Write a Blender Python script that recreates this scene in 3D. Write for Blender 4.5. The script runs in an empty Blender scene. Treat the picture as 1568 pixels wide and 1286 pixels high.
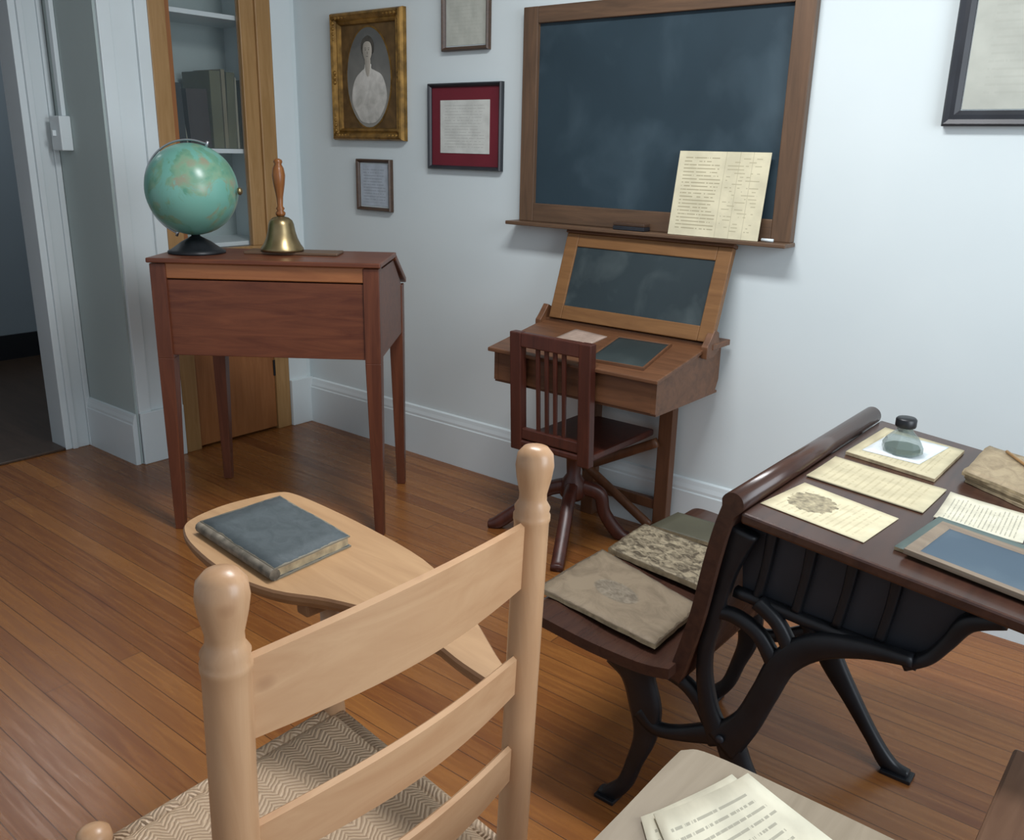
import bpy, bmesh, math, random
from mathutils import Vector, Matrix
random.seed(4)
scene=bpy.context.scene
COL=bpy.context.collection
# ---------------------------------------------------------------- helpers
def lin(h):
    h=h.lstrip('#');o=[]
    for i in (0,2,4):
        c=int(h[i:i+2],16)/255
        o.append(c/12.92 if c<=.04045 else ((c+.055)/1.055)**2.4)
    return (*o,1)
def newmat(name):
    m=bpy.data.materials.new(name);m.use_nodes=True;nt=m.node_tree
    return m,nt,nt.nodes['Principled BSDF']
def N(nt,t,**k):
    n=nt.nodes.new(t)
    for a,b in k.items(): setattr(n,a,b)
    return n
def L(nt,a,b): nt.links.new(a,b)
def mth(nt,op,a,b=None,c=None):
    n=N(nt,'ShaderNodeMath',operation=op)
    for i,v in enumerate((a,b,c)):
        if v is None: continue
        if isinstance(v,(int,float)): n.inputs[i].default_value=v
        else: L(nt,v,n.inputs[i])
    return n.outputs[0]
def ramp(nt,fac,stops):
    r=N(nt,'ShaderNodeValToRGB');e=r.color_ramp.elements
    e[0].position,e[0].color=stops[0][0],stops[0][1]
    e[1].position,e[1].color=stops[-1][0],stops[-1][1]
    for p,c in stops[1:-1]:
        x=e.new(p);x.color=c
    L(nt,fac,r.inputs[0]);return r.outputs[0]
def mixc(nt,f,a,b,bt='MIX'):
    n=N(nt,'ShaderNodeMix',data_type='RGBA',blend_type=bt)
    for s,v in ((n.inputs[0],f),(n.inputs[6],a),(n.inputs[7],b)):
        if isinstance(v,(int,float,tuple)): s.default_value=v
        else: L(nt,v,s)
    return n.outputs[2]
def noise(nt,vec,scale,detail=4,dist=0,rough=.5):
    n=N(nt,'ShaderNodeTexNoise');n.inputs['Scale'].default_value=scale;n.inputs['Detail'].default_value=detail
    n.inputs['Distortion'].default_value=dist;n.inputs['Roughness'].default_value=rough
    if vec is not None: L(nt,vec,n.inputs['Vector'])
    return n.outputs['Fac']
def bump(nt,b,h,s=.2,d=.01):
    n=N(nt,'ShaderNodeBump');n.inputs['Strength'].default_value=s;n.inputs['Distance'].default_value=d
    L(nt,h,n.inputs['Height']);L(nt,n.outputs[0],b.inputs['Normal'])
def objco(nt,scale=(1,1,1),which='Object'):
    t=N(nt,'ShaderNodeTexCoord');m=N(nt,'ShaderNodeMapping');m.inputs['Scale'].default_value=scale
    L(nt,t.outputs[which],m.inputs[0]);return m.outputs[0]
def wood(name,c1,c2,ax='x',rough=.4,knots=False,s=1.0,spec=.5):
    m,nt,b=newmat(name)
    sc={'x':(1.2,14,14),'y':(14,1.2,14),'z':(14,14,1.2)}[ax]
    v=objco(nt,tuple(q*s for q in sc))
    n1=noise(nt,v,2.2,6,1.2,.6)
    c=ramp(nt,n1,[(.3,lin(c1)),(.7,lin(c2))])
    v2=objco(nt,(2.5,2.5,2.5));n2=noise(nt,v2,1.6,3)
    c=mixc(nt,mth(nt,'MULTIPLY',n2,.45),c,lin(c1))
    if knots:
        vo=N(nt,'ShaderNodeTexVoronoi');vo.inputs['Scale'].default_value=7
        L(nt,objco(nt,(1,1,1.3)),vo.inputs['Vector'])
        k=ramp(nt,vo.outputs['Distance'],[(.05,(1,1,1,1)),(.12,(0,0,0,1))])
        c=mixc(nt,mth(nt,'MULTIPLY',k,.6),c,lin('#7a4c30'))
    L(nt,c,b.inputs['Base Color']);b.inputs['Roughness'].default_value=rough
    b.inputs['Specular IOR Level'].default_value=spec
    bump(nt,b,n1,.08,.004);return m
def plain(name,c,rough=.6,metal=0,var=.15,scale=8,spec=.5):
    m,nt,b=newmat(name);n=noise(nt,objco(nt),scale,4)
    c0=lin(c);d=tuple(x*(1-var) for x in c0[:3])+(1,);u=tuple(min(1,x*(1+var)) for x in c0[:3])+(1,)
    L(nt,ramp(nt,n,[(.3,d),(.7,u)]),b.inputs['Base Color'])
    b.inputs['Roughness'].default_value=rough;b.inputs['Metallic'].default_value=metal
    b.inputs['Specular IOR Level'].default_value=spec
    bump(nt,b,n,.05,.002);return m
def textpaper(name,base,ink,rows=16,amt=.65,wf=26,pic=None,chart=False,stain=.84):
    m,nt,b=newmat(name)
    t=N(nt,'ShaderNodeTexCoord');s=N(nt,'ShaderNodeSeparateXYZ')
    L(nt,t.outputs['UV'],s.inputs[0]);u,v=s.outputs[0],s.outputs[1]
    vr=mth(nt,'MULTIPLY',v,rows);fr=mth(nt,'FRACT',vr);fl=mth(nt,'FLOOR',vr)
    row=mth(nt,'LESS_THAN',fr,.30)
    cb=N(nt,'ShaderNodeCombineXYZ');L(nt,mth(nt,'MULTIPLY',u,wf),cb.inputs[0]);L(nt,mth(nt,'MULTIPLY',fl,7.31),cb.inputs[1])
    wd=mth(nt,'GREATER_THAN',noise(nt,cb.outputs[0],1,2),.42)
    cb2=N(nt,'ShaderNodeCombineXYZ');L(nt,mth(nt,'MULTIPLY',fl,3.7),cb2.inputs[0])
    endu=mth(nt,'ADD',.20 if chart else .55,mth(nt,'MULTIPLY',noise(nt,cb2.outputs[0],1,1),.55 if chart else .6))
    m1=mth(nt,'MULTIPLY',mth(nt,'GREATER_THAN',u,.07 if chart else .09),mth(nt,'LESS_THAN',u,mth(nt,'MINIMUM',endu,.50 if chart else .91)))
    m2=mth(nt,'MULTIPLY',mth(nt,'GREATER_THAN',v,.08),mth(nt,'LESS_THAN',v,.93))
    f=mth(nt,'MULTIPLY',mth(nt,'MULTIPLY',row,wd),mth(nt,'MULTIPLY',m1,m2))
    if chart:
        e=mth(nt,'MULTIPLY',mth(nt,'MULTIPLY',row,mth(nt,'GREATER_THAN',noise(nt,cb.outputs[0],.5,1),.52)),mth(nt,'MULTIPLY',mth(nt,'GREATER_THAN',u,.56),mth(nt,'LESS_THAN',u,.92)))
        e=mth(nt,'MULTIPLY',e,m2);f=mth(nt,'MAXIMUM',f,mth(nt,'MULTIPLY',e,.7))
        for q in (.53,.68,.82):
            f=mth(nt,'MAXIMUM',f,mth(nt,'MULTIPLY',mth(nt,'LESS_THAN',mth(nt,'ABSOLUTE',mth(nt,'SUBTRACT',u,q)),.003),.6))
    f=mth(nt,'MULTIPLY',f,amt)
    nb=noise(nt,t.outputs['UV'],4,5)
    b0=lin(base);d=tuple(x*stain for x in b0[:3])+(1,)
    c=ramp(nt,nb,[(.35,d),(.6,b0)])
    c=mixc(nt,f,c,lin(ink))
    if pic:
        x0,x1,y0,y1=pic
        mp=N(nt,'ShaderNodeMapping');L(nt,t.outputs['UV'],mp.inputs[0])
        sx=2/(x1-x0);sy=2/(y1-y0);mp.inputs['Scale'].default_value=(sx,sy,0);mp.inputs['Location'].default_value=(-(x0+x1)/2*sx,-(y0+y1)/2*sy,0)
        ln=N(nt,'ShaderNodeVectorMath',operation='LENGTH');L(nt,mp.outputs[0],ln.inputs[0])
        k=mth(nt,'LESS_THAN',mth(nt,'ADD',ln.outputs['Value'],mth(nt,'MULTIPLY',noise(nt,t.outputs['UV'],14,3),.5)),1.15)
        pn=noise(nt,t.outputs['UV'],14,6,.3)
        pc=ramp(nt,pn,[(.35,lin('#5e5648')),(.7,lin('#b5a98a'))])
        c=mixc(nt,mth(nt,'MULTIPLY',k,.85),c,pc)
    L(nt,c,b.inputs['Base Color']);b.inputs['Roughness'].default_value=.75;b.inputs['Specular IOR Level'].default_value=.25
    return m
def obj(name,bm,mat,parent=None,smooth=False):
    bmesh.ops.recalc_face_normals(bm,faces=bm.faces)
    me=bpy.data.meshes.new(name);bm.to_mesh(me);bm.free()
    o=bpy.data.objects.new(name,me);COL.objects.link(o)
    for mm in (mat if isinstance(mat,(list,tuple)) else [mat]): me.materials.append(mm)
    if smooth:
        for p in me.polygons: p.use_smooth=True
    if parent: o.parent=parent
    return o
def grp(name,loc,rz=0,rot=None):
    e=bpy.data.objects.new(name,None);e.empty_display_size=.1;COL.objects.link(e)
    e.location=loc;e.rotation_euler=rot or (0,0,rz);return e
def hexa(name,bot,top,mat,parent=None,bev=.003):
    bm=bmesh.new();v=[bm.verts.new(p) for p in list(bot)+list(top)]
    bm.faces.new(v[0:4][::-1]);bm.faces.new(v[4:8])
    for i in range(4): bm.faces.new((v[i],v[(i+1)%4],v[4+(i+1)%4],v[4+i]))
    if bev: bmesh.ops.bevel(bm,geom=bm.edges[:],offset=bev,segments=2,profile=.5,affect='EDGES')
    return obj(name,bm,mat,parent)
def box(name,a,b,mat,parent=None,bev=.003):
    x0,y0,z0=a;x1,y1,z1=b
    q=lambda z:[(x0,y0,z),(x1,y0,z),(x1,y1,z),(x0,y1,z)]
    return hexa(name,q(z0),q(z1),mat,parent,bev)
def tleg(name,x,y,z0,z1,w0,w1,mat,parent,x1=None,y1=None):
    x1=x if x1 is None else x1;y1=y if y1 is None else y1
    q=lambda x,y,z,w:[(x-w,y-w,z),(x+w,y-w,z),(x+w,y+w,z),(x-w,y+w,z)]
    return hexa(name,q(x,y,z0,w0/2),q(x1,y1,z1,w1/2),mat,parent)
def prism(name,pts,ax,a,b,mat,parent=None,bev=0):
    bm=bmesh.new()
    def P(p,t): return {'x':(t,p[0],p[1]),'y':(p[0],t,p[1]),'z':(p[0],p[1],t)}[ax]
    v0=[bm.verts.new(P(p,a)) for p in pts];v1=[bm.verts.new(P(p,b)) for p in pts]
    n=len(pts);bm.faces.new(v0);bm.faces.new(v1[::-1])
    for i in range(n): bm.faces.new((v0[i],v0[(i+1)%n],v1[(i+1)%n],v1[i]))
    bmesh.ops.recalc_face_normals(bm,faces=bm.faces)
    if bev: bmesh.ops.bevel(bm,geom=bm.edges[:],offset=bev,segments=2,profile=.5,affect='EDGES')
    bmesh.ops.triangulate(bm,faces=[f for f in bm.faces if len(f.verts)>4])
    return obj(name,bm,mat,parent)
def crom(pts,k=6,closed=False):
    n=len(pts);o=[]
    rng=range(n if closed else n-1)
    for i in rng:
        if closed: p0,p1,p2,p3=pts[(i-1)%n],pts[i],pts[(i+1)%n],pts[(i+2)%n]
        else: p0,p1,p2,p3=pts[max(i-1,0)],pts[i],pts[i+1],pts[min(i+2,n-1)]
        for j in range(k):
            t=j/k
            o.append(tuple(.5*((2*b)+(-a+c)*t+(2*a-5*b+4*c-d)*t*t+(-a+3*b-3*c+d)*t**3) for a,b,c,d in zip(p0,p1,p2,p3)))
    if not closed: o.append(tuple(pts[-1]))
    return o
def stroke(name,pts,a,b,mat,parent,ax='y'):
    c=crom(pts,6);l=[];r=[]
    for i,p in enumerate(c):
        q0=c[max(i-1,0)];q1=c[min(i+1,len(c)-1)]
        d=Vector((q1[0]-q0[0],q1[1]-q0[1])).normalized();n=Vector((-d.y,d.x))*p[2]/2
        l.append((p[0]+n.x,p[1]+n.y));r.append((p[0]-n.x,p[1]-n.y))
    bm=bmesh.new();m=(a+b)/2;rows=[]
    P=lambda p,t:{'x':(t,p[0],p[1]),'y':(p[0],t,p[1]),'z':(p[0],p[1],t)}[ax]
    for i,(pl,pr) in enumerate(zip(l,r)):
        ml=lambda f:(pl[0]*(1-f)+pr[0]*f,pl[1]*(1-f)+pr[1]*f)
        rows.append([bm.verts.new(P(ml(0),a+(b-a)*.25)),bm.verts.new(P(ml(.15),a)),bm.verts.new(P(ml(.85),a)),bm.verts.new(P(ml(1),a+(b-a)*.25)),
                     bm.verts.new(P(ml(1),a+(b-a)*.75)),bm.verts.new(P(ml(.85),b)),bm.verts.new(P(ml(.15),b)),bm.verts.new(P(ml(0),a+(b-a)*.75))])
    for i in range(len(rows)-1):
        for j in range(8): bm.faces.new((rows[i][j],rows[i][(j+1)%8],rows[i+1][(j+1)%8],rows[i+1][j]))
    bm.faces.new(rows[0]);bm.faces.new(rows[-1][::-1])
    return obj(name,bm,mat,parent,True)
def lathe(name,prof,mat,parent=None,seg=32,loc=(0,0,0),smooth=True,top=None):
    bm=bmesh.new();rings=[]
    base=Vector(loc);ax=Vector((0,0,1)) if top is None else (Vector(top)-base).normalized()
    q=Vector((0,0,1)).rotation_difference(ax)
    for r,z in prof:
        if r<1e-5: rings.append([bm.verts.new(base+q@Vector((0,0,z)))])
        else: rings.append([bm.verts.new(base+q@Vector((r*math.cos(2*math.pi*i/seg),r*math.sin(2*math.pi*i/seg),z))) for i in range(seg)])
    for A,B in zip(rings,rings[1:]):
        if len(A)==1 and len(B)==1: continue
        for i in range(seg):
            j=(i+1)%seg
            if len(A)==1: bm.faces.new((A[0],B[i],B[j]))
            elif len(B)==1: bm.faces.new((A[i],A[j],B[0]))
            else: bm.faces.new((A[i],A[j],B[j],B[i]))
    for A in (rings[0],rings[-1]):
        if len(A)>1: bm.faces.new(A)
    return obj(name,bm,mat,parent,smooth)
def rod(name,a,b,r,mat,parent=None,r2=None,seg=16):
    a=Vector(a);b=Vector(b);l=(b-a).length;r2=r if r2 is None else r2
    return lathe(name,[(r,0),((r+r2)/2,l/2),(r2,l)],mat,parent,seg,a,True,b)
def tube(name,pts,r,mat,parent=None,k=6,closed=False):
    cu=bpy.data.curves.new(name,'CURVE');cu.dimensions='3D';cu.bevel_depth=r;cu.bevel_resolution=3;cu.use_fill_caps=True
    c=crom(pts,k,closed);sp=cu.splines.new('POLY');sp.points.add(len(c)-1)
    for i,p in enumerate(c): sp.points[i].co=(*p,1)
    sp.use_cyclic_u=closed;cu.materials.append(mat)
    o=bpy.data.objects.new(name,cu);COL.objects.link(o)
    if parent:o.parent=parent
    return o
def frame(name,w,h,prof,mat,parent,z0=0):
    bm=bmesh.new();rings=[]
    for d,t in prof:
        x=w/2-d;z=h/2-d
        rings.append([bm.verts.new((sx*x,-t,sz*z)) for sx,sz in ((-1,-1),(1,-1),(1,1),(-1,1))])
    for A,B in zip(rings,rings[1:]):
        for i in range(4): bm.faces.new((A[i],A[(i+1)%4],B[(i+1)%4],B[i]))
    return obj(name,bm,mat,parent)
def slab(name,c,zf,th,mat,side=None,curl=0,parent=None,n=10,wob=0,smooth=True):
    bm=bmesh.new();uv=bm.loops.layers.uv.new('UVMap');T=[];B=[]
    cx=sum(p[0] for p in c)/4;cy=sum(p[1] for p in c)/4;cz=zf(cx,cy)
    for j in range(n+1):
        tr=[];br=[]
        for i in range(n+1):
            u=i/n;v=j/n
            x=(c[0][0]*(1-u)+c[1][0]*u)*(1-v)+(c[3][0]*(1-u)+c[2][0]*u)*v
            y=(c[0][1]*(1-u)+c[1][1]*u)*(1-v)+(c[3][1]*(1-u)+c[2][1]*u)*v
            if wob and (i in(0,n) or j in (0,n)): x+=random.uniform(-wob,wob);y+=random.uniform(-wob,wob)
            e=curl*((abs(u-.5)*2)**3*(.5+.5*v)+(abs(v-.5)*2)**4*.4)
            z=zf(x,y)
            tr.append(bm.verts.new((x-cx,y-cy,z-cz+th+e)));br.append(bm.verts.new((x-cx,y-cy,z-cz+e*.9)))
        T.append(tr);B.append(br)
    def setuv(f,co):
        for l,(a,b) in zip(f.loops,co): l[uv].uv=(a,b)
    for j in range(n):
        for i in range(n):
            f=bm.faces.new((T[j][i],T[j][i+1],T[j+1][i+1],T[j+1][i]));f.smooth=smooth
            setuv(f,[(i/n,j/n),((i+1)/n,j/n),((i+1)/n,(j+1)/n),(i/n,(j+1)/n)])
            bm.faces.new((B[j][i],B[j+1][i],B[j+1][i+1],B[j][i+1])).material_index=1 if side else 0
    for i in range(n):
        for q in ((T[0][i],B[0][i],B[0][i+1],T[0][i+1]),(T[n][i+1],B[n][i+1],B[n][i],T[n][i]),(T[i+1][0],B[i+1][0],B[i][0],T[i][0]),(T[i][n],B[i][n],B[i+1][n],T[i+1][n])):
            bm.faces.new(q).material_index=1 if side else 0
    o=obj(name,bm,[mat,side] if side else mat,parent);o.location=(cx,cy,cz);return o
def flat(name,pts,y,mat,parent,th=.0015):
    return prism(name,pts,'y',y,y-th,mat,parent)
def ell(cx,cz,rx,rz,n=40,a0=0,a1=360):
    return [(cx+rx*math.cos(math.radians(a0+(a1-a0)*i/n)),cz+rz*math.sin(math.radians(a0+(a1-a0)*i/n))) for i in range(n)]

# ---------------------------------------------------------------- materials
def wallmat(name,c,c2):
    m,nt,b=newmat(name);v=objco(nt);n=noise(nt,v,1.2,3);n2=noise(nt,v,60,3)
    L(nt,ramp(nt,n,[(.3,lin(c)),(.7,lin(c2))]),b.inputs['Base Color']);b.inputs['Roughness'].default_value=.75
    b.inputs['Specular IOR Level'].default_value=.25
    bump(nt,b,n2,.06,.003);return m
M_wall=wallmat('plaster_white','#cfdadc','#d8e2e3')
M_trim=plain('trim_paint','#d6e0e2',.4,0,.03,3)
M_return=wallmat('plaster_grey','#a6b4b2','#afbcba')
M_ceil=wallmat('ceiling_paint','#dcdcd8','#e2e2de')
M_hall=wallmat('hall_paint','#8f9ba3','#99a5ac')
M_black=plain('black_paint','#15171c',.4)
M_hfloor=wood('hall_floor_wood','#3a2e24','#524034','x',.35)
m,nt,b=newmat('oak_plank_floor')
v=objco(nt);br=N(nt,'ShaderNodeTexBrick');L(nt,v,br.inputs['Vector'])
for k,q in (('Scale',1),('Mortar Size',.0013),('Mortar Smooth',.2),('Bias',0),('Brick Width',2.3),('Row Height',.068)): br.inputs[k].default_value=q
br.inputs['Color1'].default_value=(0,0,0,1);br.inputs['Color2'].default_value=(1,1,1,1);br.inputs['Mortar'].default_value=(.5,.5,.5,1)
br.offset=.37;br.offset_frequency=3
tone=ramp(nt,br.outputs['Color'],[(0,lin('#74421f')),(.5,lin('#8a5325')),(1,lin('#a16a35'))])
g=noise(nt,objco(nt,(1.3,22,1)),2.5,6,1.0,.6)
gc=ramp(nt,g,[(.3,lin('#69391b')),(.7,lin('#ae763e'))])
c=mixc(nt,.45,tone,gc)
big=noise(nt,objco(nt,(.8,.8,.8)),1.1,3);c=mixc(nt,mth(nt,'MULTIPLY',big,.4),c,lin('#6e4123'))
c=mixc(nt,mth(nt,'MULTIPLY',br.outputs['Fac'],.75),c,lin('#2a160c'))
L(nt,c,b.inputs['Base Color'])
L(nt,ramp(nt,g,[(.3,(.34,.34,.34,1)),(.7,(.23,.23,.23,1))]),b.inputs['Roughness'])
bump(nt,b,mth(nt,'SUBTRACT',1,br.outputs['Fac']),.3,.002);M_floor=m
M_cherry_x=wood('cherry_wood','#532a1b','#7a472d','x',.36)
M_cherry_z=wood('cherry_wood_leg','#4f2819','#714029','z',.36)
M_cherry_l=wood('cherry_rail','#834f30','#a26a41','x',.33)
M_oak=wood('honey_oak_frame','#957142','#b18c5f','z',.4)
M_oakd=wood('cabinet_door_wood','#87552d','#a06a3f','z',.4)
M_bbf=wood('blackboard_frame_wood','#523f30','#725741','x',.45)
M_bbfz=wood('blackboard_frame_wood_v','#523f30','#725741','z',.45)
M_sd=wood('slate_desk_wood','#563824','#795136','x',.42)
M_sdl=wood('slate_desk_lid_wood','#6e4b2b','#8c653d','x',.4)
M_sdz=wood('slate_desk_leg_wood','#563824','#714a31','z',.42)
M_chair=wood('mahogany_chair_wood','#3c1e17','#582d21','z',.36)
M_pine=wood('pale_maple','#b28965','#c7a17c','z',.33,True)
M_pinex=wood('pale_maple_slat','#b68c67','#caa47e','x',.36,True)
M_tab=wood('tablet_arm_wood','#a6815c','#bc976f','y',.4)
M_tabed=wood('tablet_edge_wood','#7a5536','#926b47','y',.45)
M_t2=wood('weathered_wood','#82745f','#968873','y',.5)
M_dk=wood('dark_walnut','#38251f','#503529','y',.24)
M_iron=plain('cast_iron','#1a1c20',.42,.2,.3,20)
M_boxp=plain('iron_box_panel','#282c33',.5,.1,.2,10)
M_brass=plain('aged_brass','#968562',.34,.9,.2,14)
M_silver=plain('steel','#b8bcc0',.3,.9,.1)
M_gold=plain('gilt','#8a6934',.4,.6,.5,25)
M_goldd=plain('gilt_mat','#6b5230',.5,.3,.3,30)
M_brownf=wood('walnut_frame','#3c2c22','#5a4434','x',.4)
M_dark=plain('ebonised_frame','#23262c',.4,0,.3)
M_maroon=plain('maroon_mat','#6a1a28',.6,0,.1)
M_handle=wood('bell_handle_wood','#74441f','#94602f','z',.3)
def slate(name,c1,c2,chalk,amt,dist=.4,sc=1.6):
    m,nt,b=newmat(name);v=objco(nt)
    n=noise(nt,v,2.2,6,.3);c=ramp(nt,n,[(.3,lin(c1)),(.75,lin(c2))])
    n2=noise(nt,objco(nt,(2.2,2.2,2.2)),sc,5,dist,.5);k=ramp(nt,n2,[(.5,(0,0,0,1)),(.85,(1,1,1,1))])
    c=mixc(nt,mth(nt,'MULTIPLY',k,amt),c,lin(chalk));L(nt,c,b.inputs['Base Color']);b.inputs['Roughness'].default_value=.55
    b.inputs['Specular IOR Level'].default_value=.35
    return m
M_slate=slate('blackboard_slate','#25353e','#2f414b','#728691',.26)
M_slate2=slate('desk_slate','#263135','#333f43','#869290',.25,.4,3)
M_slate3=slate('hand_slate','#435361','#50616d','#8c9aa0',.3)
M_slate4=slate('green_slate','#262f30','#303a3b','#7c8884',.2)
def glass(name,c='#ffffff',rough=.03,a=.18,sp=.6):
    m,nt,b=newmat(name);b.inputs['Base Color'].default_value=lin(c);b.inputs['Roughness'].default_value=rough
    b.inputs['Alpha'].default_value=a;b.inputs['Specular IOR Level'].default_value=sp;return m
M_glass=glass('cabinet_glass','#90a4ac',.05,.07)
M_ink=glass('ink_bottle_glass','#7f9089',.05,.55,.8)
P_cream=textpaper('cream_document','#d9d2b4','#857b5c',24,.6,chart=True)
P_old=textpaper('old_paper','#c9bf9f','#8f8262',17,.28)
P_pic=textpaper('illustrated_paper','#d6ccab','#8a7e60',16,.25,pic=(.2,.85,.45,.95))
P_white=textpaper('white_card','#dde4e6','#a8b0b4',12,.06)
P_ms=textpaper('manuscript_paper','#cdd0ca','#8a8a86',18,.3)
P_cap=textpaper('caption_paper','#b2bcc6','#6a7078',14,.4)
P_plain=textpaper('document_paper','#b9bcb2','#a0a096',22,.2)
P_type=textpaper('typed_page','#d6d1bb','#66645a',20,.5,wf=44)
P_edge=plain('page_edges','#a99879',.8,0,.3,60)

def magmat(name,base,spots,th0,th1,sc,oval=False,scuff=None):
    m,nt,b=newmat(name);t=N(nt,'ShaderNodeTexCoord')
    n=noise(nt,t.outputs['UV'],sc,8,1.2,.65);c=ramp(nt,n,[(th0,lin(spots)),(th1,lin(base))])
    if oval:
        mp=N(nt,'ShaderNodeMapping');L(nt,t.outputs['UV'],mp.inputs[0]);mp.inputs['Location'].default_value=(-.5*5.2,-.55*4.2,0);mp.inputs['Scale'].default_value=(5.2,4.2,0)
        ln=N(nt,'ShaderNodeVectorMath',operation='LENGTH');L(nt,mp.outputs[0],ln.inputs[0])
        k=ramp(nt,ln.outputs['Value'],[(.75,(1,1,1,1)),(.85,(0,0,0,1))])
        c=mixc(nt,mth(nt,'MULTIPLY',k,.6),c,ramp(nt,noise(nt,t.outputs['UV'],16,6,1),[(.35,lin('#4a443b')),(.65,lin('#8d8474'))]))
    if scuff:
        s=N(nt,'ShaderNodeSeparateXYZ');L(nt,t.outputs['UV'],s.inputs[0])
        eu=mth(nt,'MULTIPLY',mth(nt,'ABSOLUTE',mth(nt,'SUBTRACT',s.outputs[0],.5)),2);ev=mth(nt,'MULTIPLY',mth(nt,'ABSOLUTE',mth(nt,'SUBTRACT',s.outputs[1],.5)),2)
        e=mth(nt,'ADD',mth(nt,'MAXIMUM',eu,ev),mth(nt,'MULTIPLY',noise(nt,t.outputs['UV'],11,4),.12))
        c=mixc(nt,mth(nt,'MULTIPLY',mth(nt,'GREATER_THAN',e,1.03),.8),c,lin(scuff))
    L(nt,c,b.inputs['Base Color']);b.inputs['Roughness'].default_value=.7;return m
M_mag1=magmat('magazine_cover','#897963','#6c5d4a',.25,.55,4,True,'#5a4b3a')
M_mag2=magmat('magazine_cover_floral','#a3967c','#4c4130',.40,.62,10,False,'#5c4d38')
M_oldb=magmat('foxed_paper','#a59476','#84735a',.3,.6,5)
M_bookc=magmat('blue_grey_cloth','#4b5356','#3b4446',.3,.62,6,False,'#847b68')

# ---------------------------------------------------------------- room shell
H=2.75
def wbox(n,a,b,m): return box(n,a,b,m,None,0)
wbox('floor',(-.5,-5.2,-.1),(5.2,.12,0),M_floor)
wbox('floor_hall',(-2.8,-3.2,-.1),(-.5,.6,0),M_hfloor)
wbox('ceiling',(-2.8,-3.6,H),(5.2,.6,H+.1),M_ceil)
wbox('wall_back',(-.5,0,0),(5.2,.12,H),M_wall)
wbox('wall_left',(-.5,-.14,0),(0,0,H),M_wall)
wbox('wall_left_pier',(-.57,-.955,0),(0,-.745,H),M_trim)
wbox('wall_left_upper',(-.5,-.745,2.32),(0,-.14,H),M_wall)
wbox('wall_door_side',(-.57,-3.2,2.2),(-.45,-.955,H),M_trim)
wbox('wall_left_far',(-.57,-5.2,0),(-.45,-2.0,H),M_wall)
wbox('wall_hall_far',(-2.8,-3.2,0),(-2.5,.6,H),M_hall)
wbox('wall_hall_side',(-2.5,.3,0),(-.5,.6,H),M_hall)
wbox('wall_hall_side.001',(-2.5,-3.4,0),(-.57,-3.2,H),M_hall)
wbox('baseboard_hall',(-2.5,-3.2,0),(-2.48,.3,.16),M_black)
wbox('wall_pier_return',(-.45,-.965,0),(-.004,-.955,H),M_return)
def baseboard(n,pts_a,pts_b,axis,face):
    prof=[(0,0),(.022,0),(.022,.185),(.018,.19),(.018,.2),(.013,.215),(.010,.23),(0,.235)]
    if axis=='x': prism(n,[(-p[0]+face,p[1]) for p in prof],'x',pts_a,pts_b,M_trim)
    else: prism(n,[(p[0]+face,p[1]) for p in prof],'y',pts_a,pts_b,M_trim)
baseboard('baseboard_back',0,5.2,'x',0)
baseboard('baseboard_pier',-.45,.0,'x',-.965)
box('trim_1',(-.004,-.14,0),(.012,-.03,H),M_trim,None,.002)
box('trim_2',(0,-.14,0),(.03,-.005,.24),M_trim,None,.003)
box('trim_3',(0,-.955,0),(.012,-.90,H),M_trim,None,.003)
box('trim_4',(0,-.80,0),(.016,-.745,H),M_trim,None,.003)
box('trim_5',(0,-.955,0),(.022,-.745,.24),M_trim,None,.004)
for i,(a,b_,t) in enumerate([(-1.10,-1.07,.02),(-1.07,-1.045,.032),(-1.045,-.99,.024),(-.99,-.967,.034)]):
    box('trim_door_%d'%(i+1),(-.57,a,0),(-.45+t,b_,2.2),M_trim,None,.003)
box('trim_door_5',(-.57,-2.0,2.08),(-.42,-1.10,2.2),M_trim,None,.003)
box('trim_door_6',(-.57,-2.12,0),(-.42,-2.0,2.2),M_trim,None,.003)
box('trim_threshold',(-.6,-2.0,0),(-.43,-1.1,.012),M_hfloor,None,.003)
sw=grp('light_switch',(-.33,-.965,1.42))
box('switch_box',(-.045,-.05,-.07),(.045,-.001,.07),M_trim,sw,.004)
box('switch_toggle',(-.006,-.065,-.012),(.006,-.05,.012),M_trim,sw,.002)
box('conduit_raceway',(-.02,-.02,.07),(.012,-.001,1.3),M_trim,sw,.003)

# ---------------------------------------------------------------- built-in bookcase
bk=grp('built_in_bookcase',(0,-.44,0))
def bx(n,a,b_,m,p=bk,bev=.003): return box(n,(a[0],a[1]+.44,a[2]),(b_[0],b_[1]+.44,b_[2]),m,p,bev)
bx('stile_left',(-.03,-.743,.0),(.014,-.665,2.30),M_oak)
bx('stile_right',(-.03,-.222,.0),(.014,-.142,2.30),M_oak)
bx('rail_top',(-.03,-.665,2.2),(.012,-.222,2.30),M_oak)
bx('rail_mid',(-.03,-.665,.86),(.012,-.222,.93),M_oak)
bx('glass_door_stile_left',(-.028,-.664,.93),(.004,-.64,2.2),M_oakd)
bx('glass_door_stile_right',(-.028,-.30,.93),(.004,-.223,2.2),M_oak)
bx('lower_door',(-.028,-.662,.012),(.004,-.224,.858),M_oakd)
bx('hinge',(.004,-.232,.28),(.010,-.218,.36),M_iron,bk,.001)
bx('back_panel',(-.36,-.743,0),(-.34,-.142,2.3),M_return,bk,0)
bx('side_panel_left',(-.34,-.743,0),(-.03,-.73,2.3),M_trim,bk,0)
bx('side_panel_right',(-.34,-.155,0),(-.03,-.142,2.3),M_trim,bk,0)
for i,z in enumerate((.93,1.35,1.92)): bx('shelf_%d'%i,(-.34,-.73,z),(-.04,-.155,z+.02),M_trim,bk,.002)
bx('glass_pane',(-.016,-.641,.93),(-.012,-.299,2.2),M_glass,bk,0)
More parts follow.
